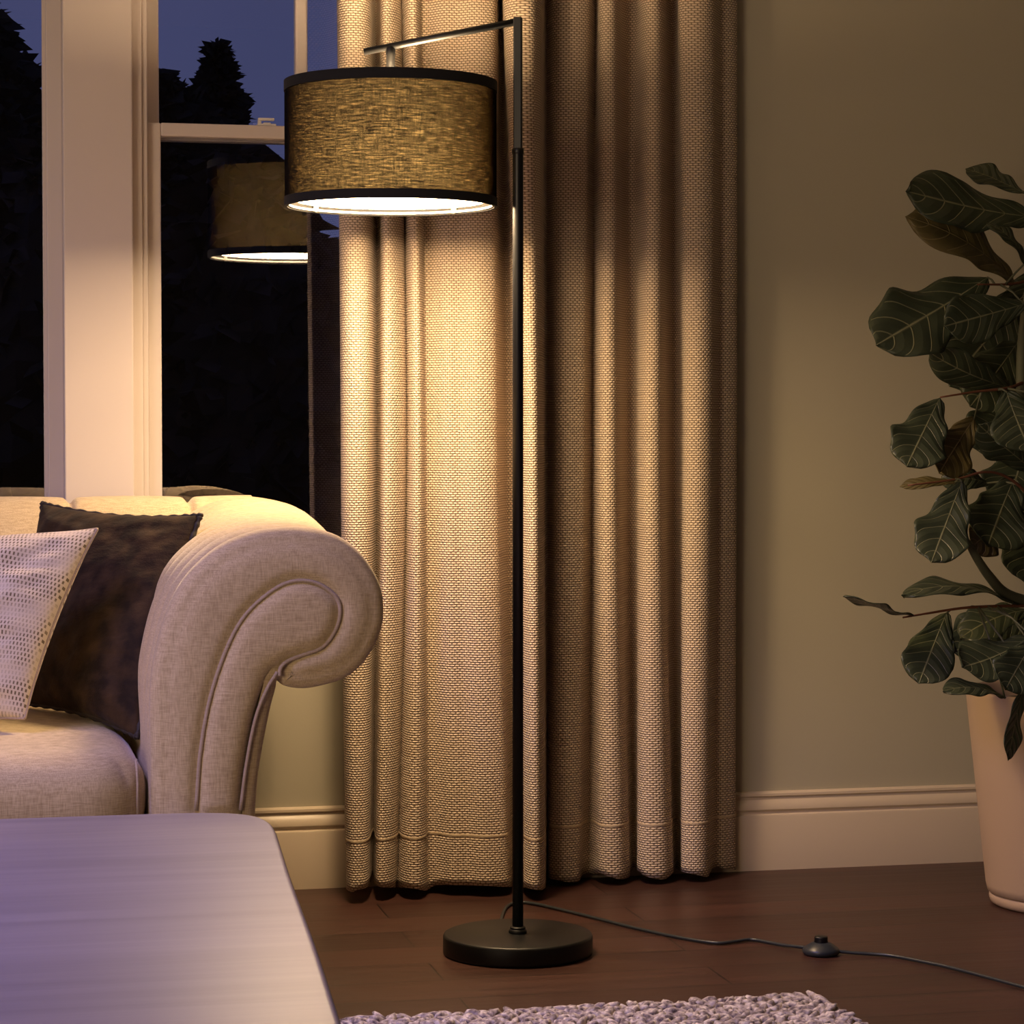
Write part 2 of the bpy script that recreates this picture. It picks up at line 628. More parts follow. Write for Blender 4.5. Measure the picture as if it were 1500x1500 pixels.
# ------------------------------------------------------------------ sofa
SOFA = thing('sofa', 'beige linen chesterfield sofa with a rolled arm standing below the windows', 'sofa', (-0.55, 4.25, 0))
ARM= [(0.276,0.359), (0.277,0.426), (0.276,0.487), (0.278,0.548), (0.288,0.603), (0.302,0.649), (0.321,0.689), (0.347,0.721), (0.382,0.749), (0.423,0.767), (0.464,0.775), (0.508,0.775), (0.551,0.766), (0.585,0.745), (0.609,0.716), (0.625,0.683), (0.629,0.651), (0.626,0.623), (0.614,0.594), (0.596,0.567), (0.57,0.547), (0.54,0.537), (0.509,0.532), (0.487,0.534), (0.473,0.539), (0.467,0.547), (0.464,0.533), (0.456,0.503), (0.445,0.45), (0.437,0.401), (0.433,0.353)]
W1= [(0.342,0.356), (0.349,0.444), (0.364,0.525), (0.389,0.598), (0.417,0.647), (0.458,0.683), (0.491,0.696), (0.524,0.692), (0.551,0.673), (0.559,0.653), (0.553,0.624), (0.532,0.596), (0.499,0.584), (0.479,0.576), (0.469,0.566), (0.467,0.554)]
W2= [(0.408,0.354), (0.417,0.422), (0.431,0.491), (0.448,0.534), (0.464,0.56)]
Y0, Y1 = 3.69, 4.70


def loop_normals(P):
    n = len(P)
    N = []
    for i in range(n):
        t = P[(i + 1) % n] - P[i - 1]
        N.append(np.array([-t[1], t[0]]) / (np.linalg.norm(t) + 1e-9))
    return np.array(N)


def dist_poly(p, line):
    a, b = line[:-1], line[1:]
    ab = b - a
    t = np.clip(((p - a) * ab).sum(1) / ((ab ** 2).sum(1) + 1e-12), 0, 1)
    return float(np.sqrt((((a + ab * t[:, None]) - p) ** 2).sum(1)).min())


def inside(p, poly):
    x, y = p
    c = False
    n = len(poly)
    for i in range(n):
        x1, y1 = poly[i - 1]
        x2, y2 = poly[i]
        if (y1 > y) != (y2 > y) and x < (x2 - x1) * (y - y1) / (y2 - y1) + x1:
            c = not c
    return c


def make_arm(mirror=None):
    """scrolled arm: the scroll outline swept from front to back, pleated on its inner side"""
    top = catmull(ARM, 5)
    P = np.array([(ARM[0][0], 0.14), (ARM[0][0], 0.24)] + [tuple(p) for p in top] + [(ARM[-1][0] - .004, .24), (ARM[-1][0] - .006, .14)])
    nP = len(P)
    N = loop_normals(P)                               # clockwise outline: left normal points outward
    cen = P.mean(0)
    ysteps, offs = [], []
    R = .022
    for i in range(7):
        a = i / 6 * PI / 2
        ysteps.append(Y0 + R * (1 - math.cos(a)))
        offs.append(R * (1 - math.sin(a)))
    for y in np.linspace(Y0 + R + .008, Y1, 84):
        ysteps.append(float(y))
        offs.append(0.0)
    crest = 2 + 11 * 5
    V, F = [], []
    for y, of in zip(ysteps, offs):
        for i in range(nP):
            d = -of
            if y > Y0 + .05:
                wgt = 0.0
                if i < crest + 12:
                    wgt = min(1, max(0, (i - 8) / 14)) * min(1, max(0, (crest + 12 - i) / 26))
                ph = (y - Y0 - .05) / .098
                d += wgt * (.014 * abs(math.sin(PI * ph)) ** .5 - .012 + .002 * math.sin(7 * y + i * .15))
                d += -.004 * math.exp(-((y - Y0 - .055) / .006) ** 2) * (1 if 8 < i < nP - 12 else 0)
            q = P[i] + N[i] * d
            lift = min(1, max(0, (y - 3.76) / .80))
            lift = lift * lift * (3 - 2 * lift) * min(1, max(0, (q[1] - .50) / .26))
            V.append((q[0] + .040 * lift, y, q[1] + .019 * lift))
    for j in range(len(ysteps) - 1):
        for i in range(nP):
            a, b = j * nP + i, j * nP + (i + 1) % nP
            F.append((a, b, b + nP, a + nP))
    # front face: a puffed surface with a groove along each welt
    ring = [np.array([V[i][0], V[i][2]]) for i in range(nP)]
    W1c, W2c = np.array(catmull(W1, 5)), np.array(catmull(W2, 4))
    head = [tuple(p) for p in W1c] + [tuple(p) for p in W2c[::-1]]
    ringa = np.array(ring + [ring[0]])
    pts = [Vector((p[0], p[1])) for p in ring]
    step = .0065
    x = ringa[:, 0].min()
    while x < ringa[:, 0].max():
        z = ringa[:, 1].min()
        while z < ringa[:, 1].max():
            if inside((x, z), ring) and dist_poly(np.array((x, z)), ringa) > .004:
                pts.append(Vector((x, z)))
            z += step
        x += step
    cv, _, cf, *_ = delaunay_2d_cdt(pts, [(i, (i + 1) % nP) for i in range(nP)], [], 1, 1e-6)
    base = len(V)
    for p in cv:
        q = np.array((p.x, p.y))
        h = .010 * (1 - math.exp(-dist_poly(q, ringa) / .012))
        dw = min(dist_poly(q, W1c), dist_poly(q, W2c))
        h -= .008 * math.exp(-(dw / .009) ** 2)
        if inside((p.x, p.y), head):
            h += .006 * (1 - math.exp(-dw / .015))
        V.append((p.x, Y0 - h, p.y))
    F += [tuple(base + i for i in f) for f in cf]
    F.append(tuple((len(ysteps) - 1) * nP + i for i in range(nP)))
    w1 = tube_geo([(p[0], Y0 - .0045, p[1]) for p in W1c], .0032, 8)
    w2 = tube_geo([(p[0], Y0 - .0045, p[1]) for p in W2c], .0028, 8)
    pv = w1[0] + w2[0]
    pf = w1[1] + [tuple(i + len(w1[0]) for i in f) for f in w2[1]]
    if mirror is not None:
        V = [(2 * mirror - a, b, c) for a, b, c in V]
        pv = [(2 * mirror - p[0], p[1], p[2]) for p in pv]
    bm = bmesh.new()
    bv = [bm.verts.new(p) for p in V]
    for f in F:
        try:
            bm.faces.new([bv[i] for i in f])
        except ValueError:
            pass
    bmesh.ops.remove_doubles(bm, verts=bm.verts[:], dist=.0002)
    o = bm_obj('arm', bm, M['linen'], SOFA)
    mesh('piping', pv, pf, M['piping'], o)
    return o


make_arm()
MX = -0.55
make_arm(mirror=MX)

# backrest: upright with a rolled top, channels sewn across it
bp = catmull([(4.42, .30), (4.435, .45), (4.47, .58), (4.51, .68), (4.545, .745), (4.585, .785), (4.635, .798), (4.685, .79), (4.725, .765),
              (4.748, .73), (4.742, .695), (4.715, .672), (4.70, .64), (4.70, .50), (4.70, .14)], 5)
bp = [(4.42, .14)] + [tuple(p) for p in bp]
xl, xr = 2 * MX - .34, .40
seams = [-1.40, -1.14, -.88, -.62, -.36, -.03, .20, .417]
xs = sorted(set(np.round(np.concatenate([np.linspace(xl, .535, 150)] + [np.linspace(s - .02, s + .02, 13) for s in seams]), 4)))
nb = len(bp)
bpa = np.array(bp)
tn = np.gradient(bpa, axis=0)
bn = np.stack([-tn[:, 1], tn[:, 0]], 1) / np.linalg.norm(tn, axis=1)[:, None]
V, F = [], []
for x in xs:
    ds = min(abs(x - s) for s in seams)
    for i in range(nb):
        w = 1.0 if 5 < i < 55 else 0.0
        q = bpa[i] + bn[i] * (-.010 * math.exp(-(ds / .007) ** 2) + .004 * (1 - math.exp(-ds / .03)) - .003) * w
        lim = .415 + .12 * min(1, max(0, (q[1] - .60) / .09))
        V.append((min(x, lim), q[0], q[1]))
for j in range(len(xs) - 1):
    for i in range(nb - 1):
        a = j * nb + i
        F.append((a, a + 1, a + 1 + nb, a + nb))
F.append(tuple(range(nb)))
F.append(tuple((len(xs) - 1) * nb + i for i in range(nb - 1, -1, -1)))
bm = bmesh.new()
bv = [bm.verts.new(p) for p in V]
for f in F:
    bm.faces.new([bv[i] for i in f])
bm_obj('backrest', bm, M['linen'], SOFA)
bevel(boxes('base', [(2 * MX - .278, .278, 3.72, 4.70, .13, .335)], M['linen'], SOFA), .02, 4)


def cushion(x0, x1, y0, y1, z0, z1, r, crown):
    nx, ny = 40, 40
    V, F = [], []
    cx, cy, hx, hy, zm, hz = (x0 + x1) / 2, (y0 + y1) / 2, (x1 - x0) / 2, (y1 - y0) / 2, (z0 + z1) / 2, (z1 - z0) / 2
    us = [-1 + 2 * i / nx for i in range(nx + 1)]

    def edge(u, h):                                   # rounded edge over the last r metres
        d = (1 - abs(u)) * h
        return 1.0 if d >= r else math.sqrt(max(0, 1 - ((r - d) / r) ** 2))
    warp = lambda u: math.copysign(1 - (1 - abs(u)) ** 1.6, u)
    for s in (1, -1):
        for i in range(nx + 1):
            for j in range(ny + 1):
                u, v = warp(us[i]), warp(us[j])
                x, y = cx + u * hx, cy + v * hy
                # round the plan corners
                k = .10
                ax, ay = abs(u) * hx - (hx - k), abs(v) * hy - (hy - k)
                if ax > 0 and ay > 0:
                    l = max(ax, ay)
                    m_ = math.hypot(ax, ay)
                    x = cx + math.copysign(hx - k + ax * l / m_, u)
                    y = cy + math.copysign(hy - k + ay * l / m_, v)
                e = edge(u, hx) * edge(v, hy)
                hgt = (hz - r) + r * e
                hgt += crown * (1 - u * u) * (1 - v * v) * (1 if s > 0 else .2)
                if max(abs(u), abs(v)) > .9999:
                    hgt = (hz - r)
                V.append((x, y, zm + s * hgt))
    n1 = (nx + 1) * (ny + 1)
    idx = lambda i, j, s: (0 if s > 0 else n1) + i * (ny + 1) + j
    for s in (1, -1):
        for i in range(nx):
            for j in range(ny):
                q = (idx(i, j, s), idx(i + 1, j, s), idx(i + 1, j + 1, s), idx(i, j + 1, s))
                F.append(q if s > 0 else q[::-1])
    for i in range(nx):
        for j in (0, ny):
            F.append((idx(i, j, 1), idx(i + 1, j, 1), idx(i + 1, j, -1), idx(i, j, -1)))
    for j in range(ny):
        for i in (0, nx):
            F.append((idx(i, j, 1), idx(i, j + 1, 1), idx(i, j + 1, -1), idx(i, j, -1)))
    bm = bmesh.new()
    bv = [bm.verts.new(p) for p in V]
    for f in F:
        bm.faces.new([bv[i] for i in f])
    bmesh.ops.remove_doubles(bm, verts=bm.verts[:], dist=.0002)
    return bm_obj('seat_cushion', bm, M['linen'], SOFA)


c1 = cushion(-.55, .274, 3.675, 4.47, .30, .440, .055, .014)
cushion(2 * MX - .274, -.552, 3.675, 4.47, .30, .440, .055, .014)
tube('piping', [(.2550, 3.7055, .432 - .012 * 0), (.2555, 3.693, .418), (.256, 3.686, .40), (.256, 3.686, .35)], .0022, M['piping'], c1, 6)
M['foot'] = m_paint('dark_foot_wood', (.05, .028, .018), .4)
for fx in (MX * 2 - .33, MX, .33):
    for fy in (3.78, 4.62):
        lathe('foot', [(0, 0), (.022, 0), (.026, .008), (.036, .05), (.038, .08), (.03, .11), (.034, .135), (0, .14)], fx, fy, M['foot'], SOFA, 20)

# ------------------------------------------------------------------ pillows


def pillow(name, corners, thick, mat, label, nrm_hint, sag=.07, wr=.006, seed=1):
    A, B, D, E = [Vector(c) for c in corners]         # top left, top right, bottom right, bottom left
    n = 56
    nrm = (B - A).cross(E - A).normalized()
    if nrm.dot(Vector(nrm_hint)) < 0:
        nrm = -nrm
    from mathutils import noise
    V, UV, F = [], [], []

    def pt(u, v, s):
        uu = u * (1 - sag * (1 - v * v) * abs(u) ** 3)
        vv = v * (1 - sag * (1 - u * u) * abs(v) ** 3)
        a, b = (uu + 1) / 2, (vv + 1) / 2
        p = (A * (1 - a) + B * a) * (1 - b) + (E * (1 - a) + D * a) * b
        t = thick * max(0, (1 - u * u) * (1 - v * v)) ** .42
        p = p + nrm * (s * t)
        f = min(1, 4 * min(1 - abs(u), 1 - abs(v)))
        p += nrm * (s * wr * f * noise.noise(Vector((u * 1.5 + seed, v * 4.5, s))))
        p += nrm * (s * wr * .7 * f * noise.noise(Vector((u * 5 + v * 3, v * 8 + seed, s + 4))))
        return p
    us = [math.sin(PI / 2 * (-1 + 2 * i / n)) for i in range(n + 1)]
    for s in (1, -1):
        for j in range(n + 1):
            for i in range(n + 1):
                V.append(pt(us[i], us[j], s))
                UV.append(((us[i] + 1) * .225, (us[j] + 1) * .225))
    n1 = (n + 1) ** 2
    for s in range(2):
        for j in range(n):
            for i in range(n):
                a = s * n1 + j * (n + 1) + i
                q = (a, a + 1, a + n + 2, a + n + 1)
                F.append(q if s else q[::-1])
    c = (A + B + D + E) / 4
    t = thing(name, label, 'pillow', (c.x, c.y, min(D.z, E.z)))
    cov = mesh('cover', V, F, mat, t, uv=UV)
    bm = bmesh.new()
    bm.from_mesh(cov.data)
    bmesh.ops.remove_doubles(bm, verts=bm.verts[:], dist=.0004)
    bmesh.ops.recalc_face_normals(bm, faces=bm.faces[:])
    bm.to_mesh(cov.data)
    bm.free()
    rim = [pt(us[i], -1, 0) for i in range(n)] + [pt(1, us[i], 0) for i in range(n)] + \
          [pt(us[i], 1, 0) for i in range(n, 0, -1)] + [pt(-1, us[i], 0) for i in range(n, -1, -1)]
    return t, rim


def m_velvet():
    k = NT('dark_brown_velvet')
    v = k.coord('Object')
    a = k.noise(v, 28, 4)
    b = k.noise(v, 420, 2)
    c = k.mix(k.ramp(a, [(.35, (0, 0, 0)), (.7, (1, 1, 1))]), (.013, .007, .003), (.048, .027, .011))
    k.pbr(c, .75, k.bump(k.math('ADD', k.noise(k.coord('Object', (1, 1, 3)), 14, 3), k.math('MULTIPLY', b, .12)), .35, .012), sheen=.05, spec=.15)
    return k.m


def m_openwork():
    k = NT('cream_openwork_weave')
    tcn = k.n('ShaderNodeTexCoord')
    br = k.n('ShaderNodeTexBrick')
    k.t.links.new(tcn.outputs['UV'], br.inputs['Vector'])
    br.offset = .5
    br.inputs['Scale'].default_value = 1
    br.inputs['Brick Width'].default_value = .0064
    br.inputs['Row Height'].default_value = .0105
    br.inputs['Mortar Size'].default_value = .0020
    br.inputs['Mortar Smooth'].default_value = .15
    f = br.outputs['Fac']
    big = k.noise(tcn.outputs['UV'], 16, 2)
    fine = k.noise(k.coord('UV', (300, 900, 1)), 1, 2)
    slot = k.math('MULTIPLY', k.math('SUBTRACT', 1.0, f), k.ramp(big, [(.40, (.25, .25, .25)), (.56, (1, 1, 1))]))
    thread = k.mix(fine, (.52, .43, .32), (.72, .62, .49))
    c = k.mix(slot, thread, (.17, .13, .085))
    k.pbr(c, .9, k.bump(k.math('ADD', f, k.math('MULTIPLY', fine, .3)), .4, .0015), spec=.15)
    return k.m


M['velvet'] = m_velvet()
M['openwork'] = m_openwork()
M['velvet_dark'] = m_paint('dark_velvet_edge', (.018, .012, .009), .7)
pd, rim = pillow('throw_pillow', [(.146, 4.494, .790), (.392, 4.12, .780), (.272, 3.925, .438), (.09, 4.30, .455)], .058, M['velvet'],
                 'dark brown velvet throw pillow leaning against the rolled sofa arm', (.2, -1, .1), seed=3)
rv, rf = tube_geo(rim, [.0042 + .0012 * math.sin(i * 1.7) for i in range(len(rim))], 8)
mesh('piping', rv, rf, M['velvet_dark'], pd)
pl, rim = pillow('throw_pillow', [(-.19, 4.188, .735), (.218, 4.040, .762), (.098, 3.925, .472), (-.272, 4.00, .452)], .062, M['openwork'],
                 'cream openwork throw pillow in front of the dark velvet one', (.2, -1, .2), sag=.06, wr=.010, seed=8)
rv, rf = tube_geo(rim, .0026, 8)
mesh('seam', rv, rf, M['piping'], pl)

# ------------------------------------------------------------------ coffee table


def m_table():
    k = NT('pale_limed_wood')
    v = k.coord('Object')
    mp = k.n('ShaderNodeMapping')
    mp.inputs['Scale'].default_value = (1.2, 26, 1)
    mp.inputs['Rotation'].default_value = (0, 0, math.radians(-1.5))
    k.t.links.new(v, mp.inputs[0])
    g = k.noise(mp.outputs[0], 1.0, 4, .55)
    c = k.mix(k.ramp(g, [(.3, (0, 0, 0)), (.7, (1, 1, 1))]), (.125, .108, .152), (.19, .165, .208))
    k.pbr(c, .42, k.bump(g, .05, .001), spec=.5)
    return k.m


M['table'] = m_table()
TB = thing('coffee_table', 'pale limed-wood coffee table with rounded corners in front of the sofa', 'table', (-.30, 2.55, 0))
cr = [(.318, 2.10), (.340, 2.40), (.362, 2.74), (.381, 3.00), (.388, 3.10), (.388, 3.165), (.375, 3.215), (.345, 3.245), (.29, 3.259), (.20, 3.262), (0, 3.262), (-.30, 3.262)]
right = [tuple(p) for p in catmull(cr, 5)]
half = [(.285, 1.90), (.24, 1.86), (.15, 1.842), (-.30, 1.84)]
bot = [tuple(p) for p in catmull([(.318, 2.10), (.306, 1.96), (.28, 1.89), (.23, 1.855), (.15, 1.842), (-.30, 1.84)], 5)]
rt_ = bot[::-1] + right[1:]
outl = rt_ + [(-.60 - x, y) for x, y in rt_[::-1][1:-1]]
bm = bmesh.new()
n = len(outl)
vt = [bm.verts.new((x, y, .42)) for x, y in outl]
vb = [bm.verts.new((x, y, .385)) for x, y in outl]
bm.faces.new(vt)
bm.faces.new(vb[::-1])
for i in range(n):
    bm.faces.new((vb[i], vb[(i + 1) % n], vt[(i + 1) % n], vt[i]))
top = bm_obj('tabletop', bm, M['table'], TB)
bevel(top, .008, 4, 50)
for lx in (-.80, .20):
    for ly in (2.02, 3.08):
        tube('leg', [(lx, ly, .016), (lx, ly, .2), (lx, ly, .388)], [.016, .021, .026], M['table'], TB, 16)

# ------------------------------------------------------------------ rug


def m_rug():
    k = NT('grey_wool_braid')
    v = k.coord('Object')
    a = k.noise(v, 95, 3)
    b = k.noise(k.coord('Object', (1, 1, 1)), 700, 2)
    c = k.ramp(a, [(.34, (.16, .125, .12)), (.5, (.46, .39, .345)), (.64, (.78, .70, .62))])
    k.pbr(c, .95, k.bump(b, .4, .002), sheen=.2, spec=.1)
    return k.m


M['rug'] = m_rug()
rnd = random.Random(4)
RX0, RX1, RY0, RY1 = -1.15, 1.345, 1.70, 3.752
V, F = [], []
sph = [(0, 0, 1)] + [(math.sin(PI * i / 4) * math.cos(2 * PI * k / 6), math.sin(PI * i / 4) * math.sin(2 * PI * k / 6), math.cos(PI * i / 4)) for i in (1, 2, 3) for k in range(6)] + [(0, 0, -1)]
sf = [(0, 1 + k, 1 + (k + 1) % 6) for k in range(6)]
for i in range(2):
    sf += [(1 + i * 6 + k, 7 + i * 6 + k, 7 + i * 6 + (k + 1) % 6, 1 + i * 6 + (k + 1) % 6) for k in range(6)]
sf += [(13 + k, 19, 13 + (k + 1) % 6) for k in range(6)]
row = 0
y = RY1 - .010
while y > RY0:
    x = RX1 - .012 - (row % 2) * .009
    while x > RX0:
        a = math.radians((38 if row % 2 else -38) + rnd.uniform(-16, 16))
        lx, ly, lz = .0170 * rnd.uniform(.8, 1.25), .0062 * rnd.uniform(.8, 1.2), .0075 * rnd.uniform(.8, 1.3)
        tz = rnd.uniform(-.45, .45)
        px_, py_, pz_ = x + rnd.uniform(-.003, .003), y + rnd.uniform(-.002, .002), .0125 + rnd.uniform(-.001, .0025)
        b = len(V)
        for sx_, sy_, sz_ in sph:
            X, Y, Z = sx_ * lx, sy_ * ly, sz_ * lz + sx_ * lx * tz
            V.append((px_ + X * math.cos(a) - Y * math.sin(a), py_ + X * math.sin(a) + Y * math.cos(a), pz_ + Z))
        F += [tuple(b + i for i in f) for f in sf]
        x -= .0200
    y -= .0140
    row += 1
b = len(V)
V += [(RX0, RY0, .001), (RX1 - .006, RY0, .001), (RX1 - .006, RY1 - .006, .001), (RX0, RY1 - .006, .001),
      (RX0, RY0, .010), (RX1 - .006, RY0, .010), (RX1 - .006, RY1 - .006, .010), (RX0, RY1 - .006, .010)]
F += [tuple(b + i for i in f) for f in ((0, 3, 2, 1), (4, 5, 6, 7), (0, 1, 5, 4), (1, 2, 6, 5), (2, 3, 7, 6), (3, 0, 4, 7))]
tag(mesh('rug', V, F, M['rug'], loc=(0, 2.7, 0)), 'chunky braided grey wool rug on the dark wood floor in the foreground', 'rug')

# ------------------------------------------------------------------ curtain
CURTAIN= [(0.725,0.731,0.74,4.8003,0.017), (0.722,0.728,0.736,4.7608,0.023), (0.73,0.735,0.74,4.7371,0.023), (0.745,0.75,0.75,4.7292,0.029), (0.766,0.77,0.765,4.7371,0.03), (0.783,0.785,0.778,4.7687,0.03), (0.801,0.803,0.794,4.8397,0.025), (0.815,0.815,0.805,4.8839,0.03), (0.814,0.814,0.802,4.8397,0.024), (0.807,0.806,0.793,4.7687,0.03), (0.811,0.811,0.797,4.745,0.03), (0.827,0.831,0.814,4.7529,0.026), (0.845,0.852,0.832,4.7845,0.02), (0.857,0.865,0.845,4.8239,0.013), (0.855,0.863,0.846,4.7797,0.02), (0.858,0.866,0.856,4.7497,0.024), (0.869,0.876,0.874,4.745,0.021), (0.881,0.887,0.891,4.7687,0.014), (0.892,0.898,0.904,4.805,0.009), (0.908,0.913,0.921,4.8003,0.018), (0.931,0.936,0.947,4.7687,0.023), (0.959,0.962,0.977,4.7639,0.022), (0.983,0.985,1.004,4.745,0.024), (1.011,1.013,1.035,4.745,0.021), (1.031,1.033,1.057,4.7608,0.017), (1.046,1.05,1.073,4.8076,0.008), (1.058,1.069,1.089,4.8461,0.008), (1.062,1.086,1.098,4.8442,0.008), (1.052,1.084,1.091,4.7818,0.011), (1.043,1.08,1.083,4.7265,0.021), (1.057,1.083,1.087,4.6892,0.025), (1.088,1.098,1.103,4.6883,0.022), (1.115,1.117,1.123,4.7326,0.017), (1.137,1.139,1.142,4.8083,0.008), (1.163,1.166,1.164,4.888,0.008), (1.167,1.172,1.164,4.875,0.008), (1.169,1.173,1.162,4.845,0.014), (1.185,1.186,1.174,4.828,0.014), (1.211,1.208,1.195,4.825,0.01), (1.237,1.231,1.218,4.838,0.008), (1.253,1.246,1.233,4.87,0.015), (1.266,1.262,1.254,4.895,0.012), (1.266,1.265,1.261,4.87,0.016), (1.261,1.263,1.262,4.835,0.023), (1.268,1.27,1.276,4.815,0.02), (1.284,1.287,1.3,4.815,0.013), (1.301,1.305,1.324,4.84,0.012), (1.315,1.319,1.335,4.87,0.013), (1.338,1.341,1.349,4.897,0.021), (1.351,1.353,1.353,4.88,0.018), (1.349,1.351,1.345,4.835,0.023), (1.355,1.356,1.358,4.808,0.016), (1.374,1.375,1.389,4.805,0.011), (1.392,1.394,1.415,4.83,0.018), (1.408,1.411,1.429,4.87,0.014), (1.428,1.436,1.445,4.9,0.013), (1.433,1.445,1.446,4.875,0.013), (1.425,1.439,1.436,4.83,0.02), (1.435,1.446,1.443,4.81,0.02), (1.463,1.466,1.463,4.803,0.016), (1.49,1.489,1.485,4.815,0.01), (1.509,1.505,1.501,4.845,0.016), (1.524,1.521,1.518,4.868,0.019), (1.542,1.54,1.54,4.872,0.015), (1.556,1.556,1.558,4.88,0.011), (1.566,1.566,1.569,4.89,0.008)]
A = np.array(CURTAIN)
CP = np.array(catmull([tuple(r) for r in A], 5))      # x top, x middle, x bottom, y, hem z
arc = np.concatenate([[0], np.cumsum(np.hypot(np.diff(CP[:, 1]), np.diff(CP[:, 3])))])
zs = list(np.linspace(2.90, 1.77, 12)) + list(np.linspace(1.74, .12, 44))
V, UV, F = [], [], []
ym = CP[:, 3].mean()
rows = []
for kz in range(len(zs) + 7):
    for i, (xt_, xm_, xb_, y_, hz_) in enumerate(CP):
        if kz < len(zs):
            z = zs[kz]
        else:
            q = (kz - len(zs) + 1) / 7
            z = .12 * (1 - q) + hz_ * q
        if z > .934:
            t = (z - .934) / (1.769 - .934)
            x = xm_ + (xt_ - xm_) * t
        else:
            t = ((.934 - z) / .924) ** 1.5
            x = xm_ + (xb_ - xm_) * t
        yy = y_ + .004 * math.sin(z * 3.1 + x * 9) * (1 if z < 2 else .5)
        V.append((x, min(yy, 4.902), z))
        UV.append((arc[i], z))
nc = len(CP)
for j in range(len(zs) + 6):
    for i in range(nc - 1):
        a = j * nc + i
        F.append((a, a + nc, a + nc + 1, a + 1))
cur = mesh('curtain', V, F, M['curtain'], uv=UV, loc=(1.15, 4.85, 0))
sd = cur.modifiers.new('cloth_thickness', 'SOLIDIFY')
sd.thickness = .0022
sd.offset = 0
tag(cur, 'full-length cream basket-weave curtain hanging in folds beside the window', 'curtain')
# hem stitching
hp = []
for i, (xt_, xm_, xb_, y_, hz_) in enumerate(CP):
    t = ((.934 - .122) / .924) ** 1.5
    x = xm_ + (xb_ - xm_) * t
    yy = min(y_ + .004 * math.sin(.122 * 3.1 + x * 9), 4.902)
    hp.append((x, yy, .122))
hv, hf = [], []
tn = np.gradient(np.array(hp), axis=0)
for i, p in enumerate(hp):
    nx_, ny_ = tn[i][1], -tn[i][0]
    l = math.hypot(nx_, ny_) + 1e-9
    nx_, ny_ = nx_ / l * .0016, ny_ / l * .0016
    for dz, s in ((-.0028, .7), (0, 1.35), (.0028, .7)):
        hv.append((p[0] + nx_ * s, p[1] + ny_ * s, p[2] + dz))
for i in range(len(hp) - 1):
    for k in range(2):
        a = i * 3 + k
        hf.append((a, a + 3, a + 4, a + 1))
M['hem'] = m_paint('cream_hem_fold', (.56, .44, .30), .9, 300, .3, .1)
mesh('hem_stitching', hv, hf, M['hem'], cur)

# ------------------------------------------------------------------ floor lamp
M['black'] = m_paint('satin_black_metal', (.0035, .004, .005), .42, 300, .02)
M['band'] = m_paint('black_trim_tape', (.005, .005, .005), .9, 400, .1)
M['cord'] = m_paint('dark_cord_plastic', (.030, .036, .040), .35)


def m_shade():
    """outer cloth: open black weave whose threads swallow light along the path through the cloth"""
    k = NT('black_linen_shade')
    tcn = k.n('ShaderNodeTexCoord')

    def strand(su, sv):
        mp = k.n('ShaderNodeMapping')
        mp.inputs['Scale'].default_value = (su, sv, 1)
        k.t.links.new(tcn.outputs['UV'], mp.inputs[0])
        return k.noise(mp.outputs[0], 1.0, 3, .6)
    weft = strand(38, 560)
    warp = strand(520, 34)
    fine = strand(420, 760)
    s = k.math('ADD', k.math('MULTIPLY', weft, .52), k.math('ADD', k.math('MULTIPLY', warp, .26), k.math('MULTIPLY', fine, .22)))
    gap = k.ramp(s, [(.40, (.10, .10, .10)), (.52, (.36, .36, .36)), (.64, (.80, .80, .80))])
    tr = k.n('ShaderNodeBsdfTransparent')
    tr.inputs[0].default_value = (.92, .93, .84, 1)
    df = k.n('ShaderNodeBsdfDiffuse')
    df.inputs[0].default_value = (.013, .012, .011, 1)
    mxs = k.n('ShaderNodeMixShader')
    k.t.links.new(gap, mxs.inputs[0])
    k.t.links.new(df.outputs[0], mxs.inputs[1])
    k.t.links.new(tr.outputs[0], mxs.inputs[2])
    k.t.links.new(mxs.outputs[0], k.out.inputs[0])
    ab = k.n('ShaderNodeVolumeAbsorption')
    ab.inputs['Color'].default_value = (.26, .20, .09, 1)
    ab.inputs['Density'].default_value = 760
    k.t.links.new(ab.outputs[0], k.out.inputs[1])
    return k.m


def m_liner():
    k = NT('white_shade_liner')
    tl = k.n('ShaderNodeBsdfTranslucent')
    tl.inputs[0].default_value = (.56, .47, .35, 1)
    df = k.n('ShaderNodeBsdfDiffuse')
    df.inputs[0].default_value = (.10, .08, .05, 1)
    mxs = k.n('ShaderNodeMixShader')
    mxs.inputs[0].default_value = .5
    k.t.links.new(tl.outputs[0], mxs.inputs[1])
    k.t.links.new(df.outputs[0], mxs.inputs[2])
    k.t.links.new(mxs.outputs[0], k.out.inputs[0])
    return k.m


def m_glow(name, col, st):
    k = NT(name)
    e = k.n('ShaderNodeEmission')
    e.inputs[0].default_value = (*col, 1)
    e.inputs[1].default_value = st
    k.t.links.new(e.outputs[0], k.out.inputs[0])
    return k.m


M['shade'] = m_shade()
M['liner'] = m_liner()


def m_diffuser():
    """lit acrylic disc: glows, and lets part of the bulb light straight through"""
    k = NT('glowing_diffuser')
    e = k.n('ShaderNodeEmission')
    e.inputs[0].default_value = (1.0, .70, .39, 1)
    e.inputs[1].default_value = 24
    tr = k.n('ShaderNodeBsdfTransparent')
    tr.inputs[0].default_value = (.80, .80, .80, 1)
    ad = k.n('ShaderNodeAddShader')
    k.t.links.new(e.outputs[0], ad.inputs[0])
    k.t.links.new(tr.outputs[0], ad.inputs[1])
    k.t.links.new(ad.outputs[0], k.out.inputs[0])
    return k.m


M['diffuser'] = m_diffuser()
M['bulb'] = m_glow('glowing_bulb', (1.0, .74, .42), 20)
M['ring'] = m_paint('white_ring', (.85, .82, .76), .4)

